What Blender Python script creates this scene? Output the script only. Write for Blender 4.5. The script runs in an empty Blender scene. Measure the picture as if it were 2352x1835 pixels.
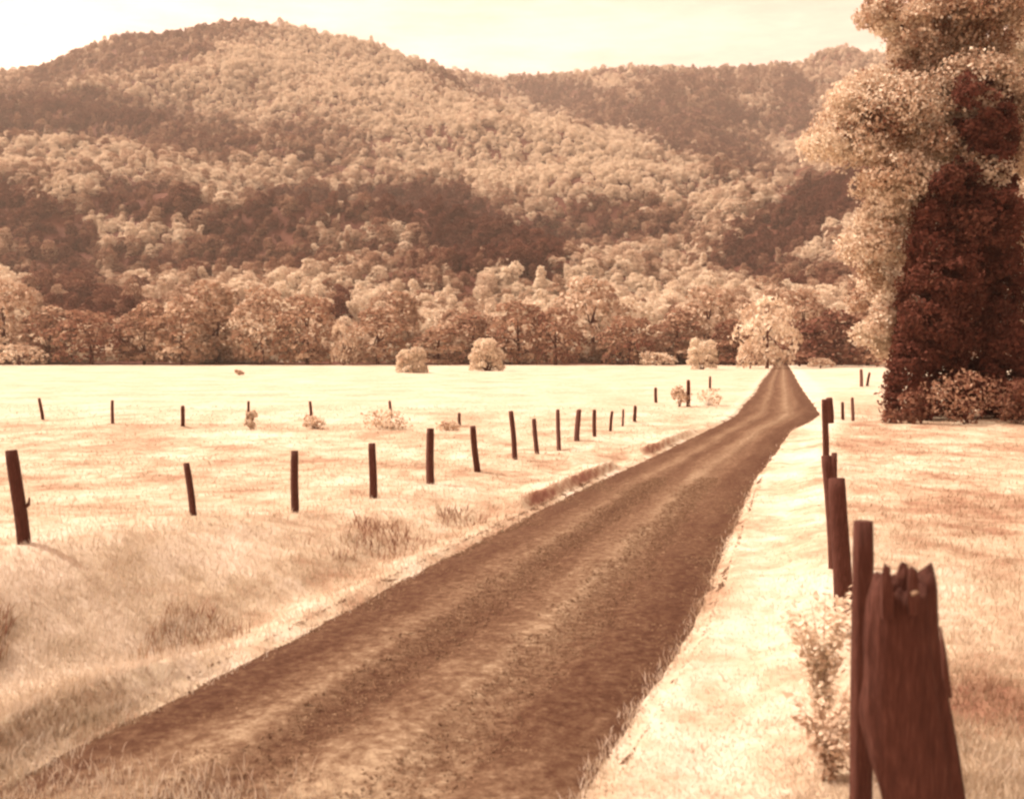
import bpy, math, random
import numpy as np
from mathutils import Vector, Matrix

random.seed(7); RNG = np.random.default_rng(7)
C = bpy.context.scene.collection
S = 0.72                                    # metres per survey unit
CAM_Z = 2.6
F = 2500.0; CU, CV, HV = 1176.0, 917.5, 790.0
PITCH = math.atan((CV - HV) / F)

# ------------------------------------------------------------------ camera, sky, sun, exposure
sc = bpy.context.scene
cam = bpy.data.cameras.new('camera'); cam_o = bpy.data.objects.new('camera', cam); C.objects.link(cam_o)
cam.sensor_width = 36; cam.lens = 36 * F / 2352; cam.clip_start = 0.1; cam.clip_end = 9000
cam_o.location = (0, 0, CAM_Z); cam_o.rotation_euler = (math.pi / 2 - PITCH, 0, 0)
cam.dof.use_dof = True; cam.dof.focus_distance = 60; cam.dof.aperture_fstop = 2.8
sc.camera = cam_o

SUN_DIR = Vector((-0.56, 0.20, 0.80)).normalized()
world = bpy.data.worlds.new('World'); sc.world = world; world.use_nodes = True
nt = world.node_tree; nt.nodes.clear()
sky = nt.nodes.new('ShaderNodeTexSky'); sky.sky_type = 'NISHITA'; sky.sun_disc = False
sky.sun_elevation = math.asin(SUN_DIR.z); sky.sun_rotation = math.atan2(SUN_DIR.x, SUN_DIR.y)
sky.air_density = 1.0; sky.dust_density = 2.5; sky.ozone_density = 1.0
bw = nt.nodes.new('ShaderNodeRGBToBW'); nt.links.new(sky.outputs[0], bw.inputs[0])
tint = nt.nodes.new('ShaderNodeVectorMath'); tint.operation = 'SCALE'
tint.inputs[0].default_value = (3.5, 2.38, 1.84)          # sepia-toned daylight sky
tcw = nt.nodes.new('ShaderNodeTexCoord'); mpw = nt.nodes.new('ShaderNodeMapping'); mpw.inputs['Scale'].default_value = (1, 1, 5)
nt.links.new(tcw.outputs['Generated'], mpw.inputs[0]); cl = nt.nodes.new('ShaderNodeTexNoise'); cl.inputs['Scale'].default_value = 5; cl.inputs['Detail'].default_value = 9; cl.inputs['Roughness'].default_value = 0.65
nt.links.new(mpw.outputs[0], cl.inputs['Vector'])                # thin uneven cloud veil
mr = nt.nodes.new('ShaderNodeMapRange'); nt.links.new(cl.outputs['Fac'], mr.inputs[0])
for k_, v_ in ((1, 0.3), (2, 0.7), (3, 0.72), (4, 1.22)): mr.inputs[k_].default_value = v_
veil = nt.nodes.new('ShaderNodeMath'); veil.operation = 'MULTIPLY'; nt.links.new(bw.outputs[0], veil.inputs[0]); nt.links.new(mr.outputs[0], veil.inputs[1])
nt.links.new(veil.outputs[0], tint.inputs['Scale'])
bg = nt.nodes.new('ShaderNodeBackground'); bg.inputs[1].default_value = 0.13
nt.links.new(tint.outputs[0], bg.inputs[0])
wo = nt.nodes.new('ShaderNodeOutputWorld'); nt.links.new(bg.outputs[0], wo.inputs[0])

sun = bpy.data.lights.new('sun', 'SUN'); sun.energy = 5.0; sun.angle = math.radians(0.55); sun.color = (1, 0.935, 0.80)
sun_o = bpy.data.objects.new('sun', sun); C.objects.link(sun_o); sun_o.location = (0, 0, 60)
sun_o.rotation_euler = SUN_DIR.to_track_quat('Z', 'Y').to_euler()

sc.view_settings.view_transform = 'Standard'; sc.view_settings.look = 'None'
sc.view_settings.exposure = 0.25; sc.view_settings.gamma = 1.0
sc.cycles.pixel_filter_type = 'BLACKMAN_HARRIS'; sc.cycles.filter_width = 2.5
sc.cycles.max_bounces = 6; sc.cycles.diffuse_bounces = 3; sc.cycles.transmission_bounces = 3; sc.cycles.volume_bounces = 0

# ------------------------------------------------------------------ survey helpers
def ray(u, v):
    cx, cy = (u - CU) / F, -(v - CV) / F
    return cx, math.cos(PITCH) + cy * math.sin(PITCH), -math.sin(PITCH) + cy * math.cos(PITCH)
def P(u, v, d):                              # point at depth d (survey units)
    x, y, z = ray(u, v); k = d * S / y
    return Vector((x * k, d * S, CAM_Z + z * k))
def rel(h): return CAM_Z + h * S

# smooth value noise (numpy)
def hash2(ix, iy, seed):
    n = (ix * 374761393 + iy * 668265263 + seed * 974711) & 0x7fffffff
    n = ((n ^ (n >> 13)) * 1274126177) & 0x7fffffff
    return ((n ^ (n >> 16)) & 0xffff) / 65535.0
def vnoise(x, y, seed=0):
    x = np.asarray(x, float); y = np.asarray(y, float)
    ix = np.floor(x).astype(np.int64); iy = np.floor(y).astype(np.int64)
    fx = x - ix; fy = y - iy; fx = fx * fx * (3 - 2 * fx); fy = fy * fy * (3 - 2 * fy)
    a = hash2(ix, iy, seed); b = hash2(ix + 1, iy, seed); c = hash2(ix, iy + 1, seed); d = hash2(ix + 1, iy + 1, seed)
    return (a * (1 - fx) + b * fx) * (1 - fy) + (c * (1 - fx) + d * fx) * fy
def fbm(x, y, seed=0, oct=4):
    t = 0; a = 0.5; s = 0
    for i in range(oct):
        t = t + a * vnoise(x, y, seed + i * 17); s += a; x = np.asarray(x) * 2.03; y = np.asarray(y) * 2.03; a *= 0.5
    return t / s
def sstep(a, b, x):
    t = np.clip((np.asarray(x, float) - a) / (b - a), 0, 1); return t * t * (3 - 2 * t)

# road survey: depth, centre x, surface height, width
RD = np.array([(-30, -12.6, -3.4, 5), (0, -4.3, -3.42, 5), (8.4, -1.85, -3.51, 5), (13, -0.3, -3.53, 5), (18.5, 1.15, -3.66, 5), (33.8, 5.1, -4.25, 5),
               (48, 9.35, -4.6, 5), (60, 13.1, -4.72, 4.8), (68, 16.1, -4.76, 5.4), (75, 18.4, -4.8, 5.8), (92, 22.6, -4.85, 5.6), (109, 26.9, -4.95, 5.1), (130, 32.0, -5.1, 5.1),
               (160, 39.4, -5.3, 5.0), (220, 54.4, -5.7, 4.6), (273, 67.5, -6.05, 4.3), (330, 81.5, -6.3, 4.2), (420, 104, -6.4, 4.2)])
def road_at(y): return np.interp(y, RD[:, 0], RD[:, 1]), np.interp(y, RD[:, 0], RD[:, 2]), np.interp(y, RD[:, 0], RD[:, 3])
def ground_u(x, y, dip=False):               # survey units -> height (survey units)
    x = np.asarray(x, float); y = np.asarray(y, float)
    cx, h, w = road_at(y); t = (x - cx) * 0.963; hw = w / 2
    z = h.copy() if hasattr(h, 'copy') else h
    near = 1 - sstep(15, 26, y)
    z = z + (0.18 + 0.36 * near) * sstep(-3.4, -6.2, t) * (1 - sstep(26, 60, y) * 0.8)
    z = z + 0.30 * near * sstep(-4.6, -6.4, t)
    z = z - 0.16 * np.exp(-((t + hw + 0.95) / 0.55) ** 2) * (1 - sstep(40, 70, y))
    z = z + 0.30 * sstep(-hw - 0.12, -hw - 0.30, t) * (1 - sstep(-hw - 1.0, -hw - 1.8, -(-t))) * sstep(0.36, 0.5, vnoise(y * 0.16 + 3.3, x * 0 + 1, 19)) * (1 - sstep(50, 70, y))
    z = z + 0.22 * sstep(3.0, 4.4, t) * (1 - sstep(40, 80, y))
    z = z + (fbm(x * 0.35, y * 0.35, 3) - 0.5) * 0.28 * sstep(hw, hw + 1.5, np.abs(t))
    z = z + (fbm(x * 1.7, y * 1.7, 5, 3) - 0.5) * 0.12 * sstep(hw, hw + 0.5, np.abs(t)) * (1 - sstep(50, 90, y))
    z = z - 0.06 * (np.abs(t) / hw) ** 2 * (np.abs(t) < hw)
    if dip: z = z - (0.07 + 0.0035 * np.clip(y, 0, 400)) * (1 - sstep(hw - 0.55, hw - 0.1, np.abs(t)))
    return z
def G(x, y):                                 # metres -> metres
    return float(rel(ground_u(x / S, y / S)))
def PG(u, v, dmax=420):                      # where a photo ray meets the ground
    lo = 3.0; d = lo
    while d < dmax:
        p = P(u, v, d)
        if p.z <= G(p.x, p.y): break
        d *= 1.01
    p = P(u, v, d); p.z = G(p.x, p.y); return p, d

# ------------------------------------------------------------------ object helpers
def tag(o, label=None, cat=None, group=None, kind=None):
    if label: o['label'] = label
    if cat: o['category'] = cat
    if group: o['group'] = group
    if kind: o['kind'] = kind
    return o
def empty(name, loc=(0, 0, 0), rz=0):
    o = bpy.data.objects.new(name, None); C.objects.link(o); o.location = loc; o.rotation_euler = (0, 0, rz)
    o.empty_display_size = 0.2; return o
def mesh_np(name, V, Fc, smooth=True, attrs=None):
    V = np.asarray(V, np.float32); me = bpy.data.meshes.new(name)
    Fc = np.asarray(Fc, np.int32)
    me.vertices.add(len(V)); me.vertices.foreach_set('co', V.ravel())
    if len(Fc):
        n, k = Fc.shape
        me.loops.add(n * k); me.loops.foreach_set('vertex_index', Fc.ravel())
        me.polygons.add(n); me.polygons.foreach_set('loop_start', np.arange(0, n * k, k, dtype=np.int32))
        me.polygons.foreach_set('use_smooth', np.full(n, smooth, bool))
    for an, (dom, arr) in (attrs or {}).items():
        arr = np.asarray(arr, np.float32)
        if arr.ndim == 2: a = me.attributes.new(an, 'FLOAT_VECTOR', dom); a.data.foreach_set('vector', arr.ravel())
        else: a = me.attributes.new(an, 'FLOAT', dom); a.data.foreach_set('value', arr)
    me.update(calc_edges=True); me.validate(); return me
def obj(name, me, m=None, parent=None, loc=None):
    o = bpy.data.objects.new(name, me); C.objects.link(o)
    if m and not me.materials: me.materials.append(m)
    if parent: o.parent = parent
    if loc is not None: o.location = loc
    return o
def grid_faces(r, c):
    i = np.arange(r - 1)[:, None] * c + np.arange(c - 1)[None, :]
    return np.stack([i, i + 1, i + c + 1, i + c], -1).reshape(-1, 4)

# ------------------------------------------------------------------ materials
def mat(name):
    m = bpy.data.materials.new(name); m.use_nodes = True; m.node_tree.nodes.clear(); return m, m.node_tree
def N(t, typ, **kw):
    n = t.nodes.new(typ)
    for k, v in kw.items(): setattr(n, k, v)
    return n
def L(t, a, b): t.links.new(a, b)
PAL = [(0.0, (0.130, 0.047, 0.034)), (0.3, (0.215, 0.095, 0.065)), (0.55, (0.315, 0.198, 0.132)), (0.78, (0.465, 0.372, 0.272)), (1.0, (0.62, 0.53, 0.44))]
def ramp(t, pal=PAL):
    r = N(t, 'ShaderNodeValToRGB'); e = r.color_ramp.elements
    while len(e) < len(pal): e.new(0.5)
    for i, (p, c) in enumerate(pal): e[i].position = p; e[i].color = (*c, 1)
    return r
def math_n(t, op, a=None, b=None, clamp=False):
    n = N(t, 'ShaderNodeMath', operation=op); n.use_clamp = clamp
    for i, x in enumerate((a, b)):
        if x is None: continue
        if isinstance(x, (int, float)): n.inputs[i].default_value = x
        else: L(t, x, n.inputs[i])
    return n.outputs[0]
def noise_n(t, scale, detail=4, rough=0.6, vec=None):
    n = N(t, 'ShaderNodeTexNoise'); n.inputs['Scale'].default_value = scale; n.inputs['Detail'].default_value = detail
    n.inputs['Roughness'].default_value = rough
    if vec: L(t, vec, n.inputs['Vector'])
    return n.outputs['Fac']

LPAL = [(0.0, (0.125, 0.045, 0.033)), (0.3, (0.22, 0.105, 0.072)), (0.55, (0.36, 0.22, 0.148)), (0.78, (0.58, 0.44, 0.33)), (1.0, (0.78, 0.68, 0.55))]
def leaf_material(name, trans=0.3, pal=LPAL):
    m, t = mat(name)
    inst = N(t, 'ShaderNodeAttribute', attribute_type='INSTANCER', attribute_name='tone')
    own = N(t, 'ShaderNodeAttribute', attribute_type='GEOMETRY', attribute_name='leaf')
    r = ramp(t, pal); L(t, math_n(t, 'ADD', inst.outputs['Fac'], own.outputs['Fac'], True), r.inputs[0])
    d = N(t, 'ShaderNodeBsdfDiffuse'); tr = N(t, 'ShaderNodeBsdfTranslucent'); mx = N(t, 'ShaderNodeMixShader'); mx.inputs[0].default_value = trans
    L(t, r.outputs[0], d.inputs[0]); L(t, r.outputs[0], tr.inputs[0]); L(t, d.outputs[0], mx.inputs[1]); L(t, tr.outputs[0], mx.inputs[2])
    o = N(t, 'ShaderNodeOutputMaterial'); L(t, mx.outputs[0], o.inputs[0]); return m
M_LEAF = leaf_material('leaves'); M_BLADE = leaf_material('grass_blades', 0.35, PAL)

def ground_material():
    m, t = mat('meadow')
    a = N(t, 'ShaderNodeAttribute', attribute_name='dry')
    geo = N(t, 'ShaderNodeNewGeometry')
    n1 = noise_n(t, 0.22, 6, 0.62, geo.outputs['Position']); n2 = noise_n(t, 3.5, 8, 0.72, geo.outputs['Position'])
    x = math_n(t, 'ADD', a.outputs['Fac'], math_n(t, 'MULTIPLY', math_n(t, 'SUBTRACT', n1, 0.5), 0.55))
    x = math_n(t, 'ADD', x, math_n(t, 'MULTIPLY', math_n(t, 'SUBTRACT', n2, 0.5), 0.85), True)
    r = ramp(t); L(t, x, r.inputs[0])
    b = N(t, 'ShaderNodeBsdfPrincipled'); b.inputs['Roughness'].default_value = 0.95; b.inputs['Specular IOR Level'].default_value = 0.1
    bp = N(t, 'ShaderNodeBump'); bp.inputs['Strength'].default_value = 0.5; bp.inputs['Distance'].default_value = 0.08
    L(t, noise_n(t, 7, 8, 0.75, geo.outputs['Position']), bp.inputs['Height'])
    L(t, r.outputs[0], b.inputs['Base Color']); L(t, bp.outputs[0], b.inputs['Normal'])
    o = N(t, 'ShaderNodeOutputMaterial'); L(t, b.outputs[0], o.inputs[0]); return m
M_GROUND = ground_material()

def simple_material(name, pal, scale, stretch=(1, 1, 1), rough=0.9, bump=0.4, dist=0.02, coord='Object', detail=8):
    m, t = mat(name)
    tc = N(t, 'ShaderNodeTexCoord'); mp = N(t, 'ShaderNodeMapping'); mp.inputs['Scale'].default_value = stretch
    L(t, tc.outputs[coord], mp.inputs[0])
    n = noise_n(t, scale, detail, 0.68, mp.outputs[0]); r = ramp(t, pal); L(t, n, r.inputs[0])
    b = N(t, 'ShaderNodeBsdfPrincipled'); b.inputs['Roughness'].default_value = rough; b.inputs['Specular IOR Level'].default_value = 0.15
    bp = N(t, 'ShaderNodeBump'); bp.inputs['Strength'].default_value = bump; bp.inputs['Distance'].default_value = dist
    L(t, n, bp.inputs['Height']); L(t, r.outputs[0], b.inputs['Base Color']); L(t, bp.outputs[0], b.inputs['Normal'])
    o = N(t, 'ShaderNodeOutputMaterial'); L(t, b.outputs[0], o.inputs[0]); return m
M_WOOD = simple_material('weathered_wood', [(0.3, (0.050, 0.018, 0.013)), (0.52, (0.080, 0.029, 0.021)), (0.72, (0.13, 0.054, 0.040)), (0.82, (0.24, 0.13, 0.095))], 9, (9, 9, 0.9), bump=0.8, dist=0.012)
M_CHIP = simple_material('pale_chip', [(0.3, (0.20, 0.11, 0.07)), (0.7, (0.5, 0.4, 0.28))], 40)
M_BARK = simple_material('bark', [(0.3, (0.05, 0.012, 0.008)), (0.7, (0.12, 0.035, 0.022))], 3, (4, 4, 0.6), bump=0.8, dist=0.05)
M_FLOOR = simple_material('forest_floor', [(0.35, (0.06, 0.016, 0.01)), (0.65, (0.12, 0.045, 0.028))], 0.05, bump=0.2, dist=1.0)
M_STONE = simple_material('gravel', [(0.3, (0.06, 0.025, 0.015)), (0.5, (0.15, 0.085, 0.05)), (0.7, (0.36, 0.25, 0.165))], 23, bump=0.1)

def road_material():
    m, t = mat('dirt_road')
    a = N(t, 'ShaderNodeAttribute', attribute_name='track')       # x across (-1..1), y along
    sep = N(t, 'ShaderNodeSeparateXYZ'); L(t, a.outputs['Vector'], sep.inputs[0])
    mp = N(t, 'ShaderNodeMapping'); mp.inputs['Scale'].default_value = (3.2, 0.10, 1); L(t, a.outputs['Vector'], mp.inputs[0])
    streak = noise_n(t, 1.6, 5, 0.6, mp.outputs[0])
    geo = N(t, 'ShaderNodeNewGeometry')
    fine = noise_n(t, 10, 10, 0.85, geo.outputs['Position']); blot = noise_n(t, 0.8, 5, 0.6, geo.outputs['Position'])
    prof = N(t, 'ShaderNodeValToRGB'); e = prof.color_ramp.elements
    pts = [(0.0, .38), (0.07, .20), (0.17, .26), (0.30, .56), (0.40, .26), (0.5, .40), (0.60, .66), (0.70, .40), (0.80, .24), (0.92, .18), (1.0, .34)]
    while len(e) < len(pts): e.new(0.5)
    for i, (p, v) in enumerate(pts): e[i].position = p; e[i].color = (v, v, v, 1)
    L(t, math_n(t, 'ADD', math_n(t, 'MULTIPLY', sep.outputs[0], 0.5), 0.5), prof.inputs[0])
    x = math_n(t, 'ADD', prof.outputs[0], math_n(t, 'MULTIPLY', math_n(t, 'SUBTRACT', streak, 0.5), 0.6))
    x = math_n(t, 'ADD', x, math_n(t, 'MULTIPLY', math_n(t, 'SUBTRACT', fine, 0.5), 2.5))
    worn = N(t, 'ShaderNodeMapRange'); worn.interpolation_type = 'SMOOTHSTEP'; L(t, sep.outputs[1], worn.inputs[0])     # grassy, trodden-out stretch
    for k_, v_ in ((1, 7.2), (2, 11.0), (3, 0.40), (4, 0.0)): worn.inputs[k_].default_value = v_
    x = math_n(t, 'ADD', x, math_n(t, 'MULTIPLY', worn.outputs[0], math_n(t, 'MULTIPLY', blot, 1.5)))
    x = math_n(t, 'ADD', x, math_n(t, 'MULTIPLY', math_n(t, 'SUBTRACT', blot, 0.5), 0.22), True)
    r = ramp(t, [(0.0, (0.060, 0.024, 0.014)), (0.3, (0.105, 0.053, 0.031)), (0.6, (0.195, 0.122, 0.077)), (1.0, (0.42, 0.32, 0.22))]); L(t, x, r.inputs[0])
    b = N(t, 'ShaderNodeBsdfPrincipled'); b.inputs['Roughness'].default_value = 0.95; b.inputs['Specular IOR Level'].default_value = 0.1
    bp = N(t, 'ShaderNodeBump'); bp.inputs['Strength'].default_value = 0.7; bp.inputs['Distance'].default_value = 0.04
    L(t, fine, bp.inputs['Height']); L(t, r.outputs[0], b.inputs['Base Color']); L(t, bp.outputs[0], b.inputs['Normal'])
    o = N(t, 'ShaderNodeOutputMaterial'); L(t, b.outputs[0], o.inputs[0]); return m
M_ROAD = road_material()

# ------------------------------------------------------------------ ground
def dryness(x, y):                            # survey units; 0 dark .. 1 pale vegetation
    cx, h, w = road_at(y); t = (x - cx) * 0.963
    f2 = 66 + 3 * np.sin(x * 0.06)
    v = 0.78 + 0 * x
    v = v + 0.05 * sstep(f2 - 4, f2 + 6, y) * (t < 0)                       # mown field beyond the second fence
    v = v + 0.10 * sstep(2.2, 2.9, t) * (1 - sstep(4.2, 5.2, t))            # cropped verge beside the right fence
    v = v - 0.06 * sstep(4.6, 5.4, t) * (1 - sstep(70, 110, y)) + 0.10 * sstep(80, 120, y) * (t > 0)
    v = v + (fbm(x * 0.13, y * 0.13, 21) - 0.5) * 0.25 * (1 - sstep(60, 90, y))
    v = v + (fbm(x * 0.7, y * 0.4, 23, 3) - 0.5) * 0.50 * (1 - sstep(66, 84, y) * .75) - 0.03 * (1 - sstep(62, 80, y))
    v = v + (fbm(x * 2.6, y * 1.2, 27, 3) - 0.5) * 0.34 * (1 - sstep(40, 66, y))
    v = v + 0.09 * sstep(-w / 2 - .6, -w / 2 - 1.4, t) * (1 - sstep(18, 30, y))
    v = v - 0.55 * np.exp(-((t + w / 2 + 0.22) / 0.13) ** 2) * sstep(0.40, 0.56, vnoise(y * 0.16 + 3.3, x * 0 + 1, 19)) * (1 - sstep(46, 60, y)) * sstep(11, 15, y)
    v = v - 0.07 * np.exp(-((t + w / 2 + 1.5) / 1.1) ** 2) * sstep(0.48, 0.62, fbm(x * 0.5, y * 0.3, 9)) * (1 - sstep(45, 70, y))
    v = v + 0.08 * np.exp(-((t + w / 2 + 0.35) / 0.4) ** 2)                # pale gravel-side grass lip
    return v
ys = np.concatenate([np.arange(-15, 60, 0.35), 60 * (1.014 ** np.arange(0, 142))]); ys = ys[ys < 430]
aa = np.linspace(-1, 1, 421); aa = np.sign(aa) * (0.45 * np.abs(aa) + 1.7 * np.abs(aa) ** 4)
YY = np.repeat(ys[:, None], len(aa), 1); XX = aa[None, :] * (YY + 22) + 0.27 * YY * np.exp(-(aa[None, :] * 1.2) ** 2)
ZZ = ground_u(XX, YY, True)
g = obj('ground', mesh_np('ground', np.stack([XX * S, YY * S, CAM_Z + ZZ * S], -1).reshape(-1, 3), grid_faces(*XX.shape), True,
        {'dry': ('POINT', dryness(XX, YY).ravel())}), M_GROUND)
tag(g, 'pale sunlit meadow and grass verges on both sides of the dirt road', 'meadow', kind='structure')

# ------------------------------------------------------------------ road
ry = np.concatenate([np.arange(-15, 70, 0.25), 70 * (1.006 ** np.arange(0, 300))]); ry = ry[ry < 400]
tt = np.linspace(-1, 1, 61); RYY = np.repeat(ry[:, None], 61, 1)
cx, h, w = road_at(RYY)
edge = 1 + (fbm(ry * 0.8, ry * 0 + 3, 31)[:, None] - 0.5) * 0.22 * (tt[None, :] < 0) + (fbm(ry * 0.9, ry * 0 + 9, 33)[:, None] - 0.5) * 0.16 * (tt[None, :] > 0)
RX = cx + tt[None, :] * edge * w / 2 / 0.963
RZ = ground_u(RX, RYY) - 0.03 * np.abs(tt[None, :]) ** 8 + 0.004
rut = -0.05 * (np.exp(-((tt[None, :] - 0.36) / 0.13) ** 2) + np.exp(-((tt[None, :] + 0.22) / 0.13) ** 2))
RZ = RZ + rut + (fbm(RX * 2.2, RYY * 1.6, 41, 3) - 0.5) * 0.05
road = obj('road', mesh_np('road', np.stack([RX * S, RYY * S, CAM_Z + RZ * S], -1).reshape(-1, 3), grid_faces(*RX.shape), True,
           {'track': ('POINT', np.stack([np.broadcast_to(tt[None, :], RX.shape), RYY, RYY * 0], -1).reshape(-1, 3))}), M_ROAD)
tag(road, 'brown rutted dirt road running away between the two fences', 'road', kind='structure')

# ------------------------------------------------------------------ hills
UK = [-900, -500, 0, 280, 480, 560, 640, 800, 980, 1120, 1250, 1450, 1600, 1800, 2000, 2350, 2900, 3300]
DK = [326, 400, 480, 650, 850, 1100, 1400, 1750, 2100, 2500, 3000]
VT = {-900: (836, 800, 745, 640, 540, 440, 370, 300, 340, 380, 480), -500: (836, 800, 742, 630, 520, 420, 330, 230, 290, 360, 480),
      0: (836, 800, 738, 610, 490, 385, 275, 158, 215, 320, 470), 280: (836, 800, 742, 620, 500, 405, 265, 103, 180, 300, 460),
      480: (836, 800, 745, 628, 510, 410, 260, 72, 150, 290, 460), 560: (836, 800, 745, 630, 515, 412, 258, 66, 140, 280, 460),
      640: (836, 800, 745, 632, 518, 415, 262, 78, 150, 290, 460), 800: (836, 800, 745, 635, 525, 425, 280, 112, 170, 230, 440),
      980: (836, 800, 745, 635, 535, 440, 300, 168, 215, 170, 420), 1120: (836, 800, 745, 640, 545, 440, 270, 250, 270, 172, 420),
      1250: (836, 800, 745, 640, 555, 430, 310, 330, 290, 172, 420), 1450: (836, 800, 742, 640, 560, 420, 400, 330, 215, 168, 420),
      1600: (836, 800, 738, 640, 560, 470, 410, 310, 200, 166, 420), 1800: (836, 800, 735, 625, 530, 480, 440, 370, 250, 140, 420),
      2000: (836, 798, 725, 600, 470, 395, 400, 320, 230, 120, 420), 2350: (836, 795, 710, 560, 410, 350, 330, 260, 190, 100, 420),
      2900: (836, 795, 700, 540, 390, 320, 280, 220, 160, 110, 420), 3300: (836, 795, 700, 540, 390, 320, 280, 220, 160, 110, 420)}
VTAB = np.array([VT[u] for u in UK], float)
def smooth_interp(x, xp, fp):
    i = np.clip(np.searchsorted(xp, x) - 1, 0, len(xp) - 2); t = (x - xp[i]) / (xp[i + 1] - xp[i]); t = np.clip(t, 0, 1)
    return i, t
def hill_u(u, d):                             # pixel column and depth -> x, z in survey units
    u = np.asarray(u, float); d = np.asarray(d, float)
    iu, tu = smooth_interp(u, np.array(UK, float), None); idd, td = smooth_interp(d, np.array(DK, float), None)
    tu = tu * tu * (3 - 2 * tu) * 0.7 + tu * 0.3
    v = (VTAB[iu, idd] * (1 - tu) + VTAB[iu + 1, idd] * tu) * (1 - td) + (VTAB[iu, idd + 1] * (1 - tu) + VTAB[iu + 1, idd + 1] * tu) * td
    cy = -(v - CV) / F; k = d / (math.cos(PITCH) + cy * math.sin(PITCH))
    z = k * (-math.sin(PITCH) + cy * math.cos(PITCH)); x = (u - CU) / F * k
    amp = np.clip((d - 380) / 400, 0, 1) * (1 - 0.55 * sstep(1500, 1750, d))
    rid = 1 - np.abs(2 * vnoise(x / 210 + d / 500, d / 170, 61) - 1)
    rid2 = 1 - np.abs(2 * vnoise(x / 95 - d / 260, d / 110, 67) - 1)
    z = z + amp * (rid * 56 + rid2 * 17 + fbm(x / 45, d / 45, 71, 3) * 9 - 42)
    return x, z
hu = np.linspace(-900, 3300, 260); hd = np.concatenate([np.arange(326, 1000, 9), np.arange(1000, 3001, 16)])
HU, HD = np.meshgrid(hu, hd); HX, HZ = hill_u(HU, HD)
hills = obj('hills', mesh_np('hills', np.stack([HX * S, HD * S, CAM_Z + HZ * S - 0.2], -1).reshape(-1, 3), grid_faces(*HX.shape), True), M_FLOOR)
tag(hills, 'long wooded mountain ridge rising behind the field', 'hills', kind='structure')

# ------------------------------------------------------------------ foliage
def leaf_mesh(name, cen, nor, size, tone, aspect=0.75):
    n = len(cen); nor = nor / np.linalg.norm(nor, axis=1, keepdims=True)
    r = RNG.normal(size=(n, 3)); a = np.cross(nor, r); a /= np.linalg.norm(a, axis=1, keepdims=True); b = np.cross(nor, a)
    s = size[:, None] * 0.5; a = a * s; b = b * s * aspect
    k = RNG.uniform(-.35, .35, (n, 1))
    V = np.stack([cen - a, cen - b + a * k, cen + a, cen + b + a * k], 1).reshape(-1, 3)
    return mesh_np(name, V, np.arange(n * 4).reshape(n, 4), False, {'leaf': ('FACE', tone)})
def lobe_leaves(lobes, n, size, jit=0.6, tone_j=0.10, shell=(0.55, 1.06), under=-0.35, gaps=0):
    lobes = np.asarray(lobes, float)          # x y z rx ry rz
    area = lobes[:, 3] * lobes[:, 5]; pick = RNG.choice(len(lobes), n, p=area / area.sum())
    d = RNG.normal(size=(n, 3)); d /= np.linalg.norm(d, axis=1, keepdims=True)
    d[:, 2] = np.where(d[:, 2] < under, -d[:, 2] * 0.7, d[:, 2])
    rr = RNG.uniform(*shell, n) ** 0.6; rr *= 1 + 0.22 * (vnoise(d[:, 0] * 3 + pick * 5, d[:, 1] * 3 + d[:, 2] * 3, 5) - 0.5)
    cen = lobes[pick, :3] + d * lobes[pick, 3:6] * rr[:, None]
    keep = np.ones(n, bool)
    for i in range(len(lobes)):               # drop leaves buried in other lobes
        q = (cen - lobes[i, :3]) / lobes[i, 3:6]
        keep &= (np.einsum('ij,ij->i', q, q) > 0.55) | (pick == i)
    if gaps: keep &= (vnoise(cen[:, 0] / gaps + cen[:, 1] * .6 / gaps, cen[:, 2] / gaps, 171) + .5 * vnoise(cen[:, 1] / gaps * 2, cen[:, 2] / gaps * 2 + cen[:, 0] / gaps, 173)) > 0.66
    cen, d, pick = cen[keep], d[keep], pick[keep]; m = len(cen)
    lt = RNG.normal(0, tone_j * 0.7, len(lobes))[pick] + RNG.normal(0, tone_j, m)
    return cen, d + RNG.normal(0, jit, (m, 3)), RNG.uniform(0.6, 1.35, m) * size, lt
def tube(V, Fc, pts, rad, k=8, cap=True):
    base = len(V); pts = [Vector(p) for p in pts]
    for i, p in enumerate(pts):
        t = (pts[min(i + 1, len(pts) - 1)] - pts[max(i - 1, 0)]).normalized()
        a = t.orthogonal().normalized(); a = (Vector((1, 0, 0)) - t * t.x).normalized() if abs(t.x) < 0.9 else a
        b = t.cross(a)
        for j in range(k):
            th = 2 * math.pi * j / k; V.append(p + (a * math.cos(th) + b * math.sin(th)) * rad[i])
    for i in range(len(pts) - 1):
        for j in range(k):
            Fc.append((base + i * k + j, base + i * k + (j + 1) % k, base + (i + 1) * k + (j + 1) % k, base + (i + 1) * k + j))
def quads(name, V, Fc, smooth=True): return mesh_np(name, [tuple(v) for v in V], Fc, smooth)
def crown_lobes(rs, W, H, low, n):
    lob = []
    for i in range(n):
        f = rs.random() ** 1.15; z = low * .3 + (H - low * .3) * (0.10 + 0.80 * f)
        prof = math.sin(math.pi * (0.30 + 0.62 * f)) ** 0.6
        th = rs.uniform(0, 2 * math.pi); rad = W / 2 * prof * rs.uniform(0.35, 0.72)
        r = W * rs.uniform(0.16, 0.25) * (0.75 + 0.4 * prof)
        lob.append((rad * math.cos(th), rad * math.sin(th), z, r, r, r * rs.uniform(0.75, 1.0)))
    for i in range(7):
        th = i * 0.9 + rs.uniform(-.3, .3); r = W * rs.uniform(0.15, 0.21); lob.append((W * .3 * math.cos(th), W * .3 * math.sin(th), r * rs.uniform(.5, 1.1), r, r, r))
    lob.append((0, 0, low + (H - low) * 0.55, W * 0.3, W * 0.3, (H - low) * 0.42))
    return lob
VAR = []
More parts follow.
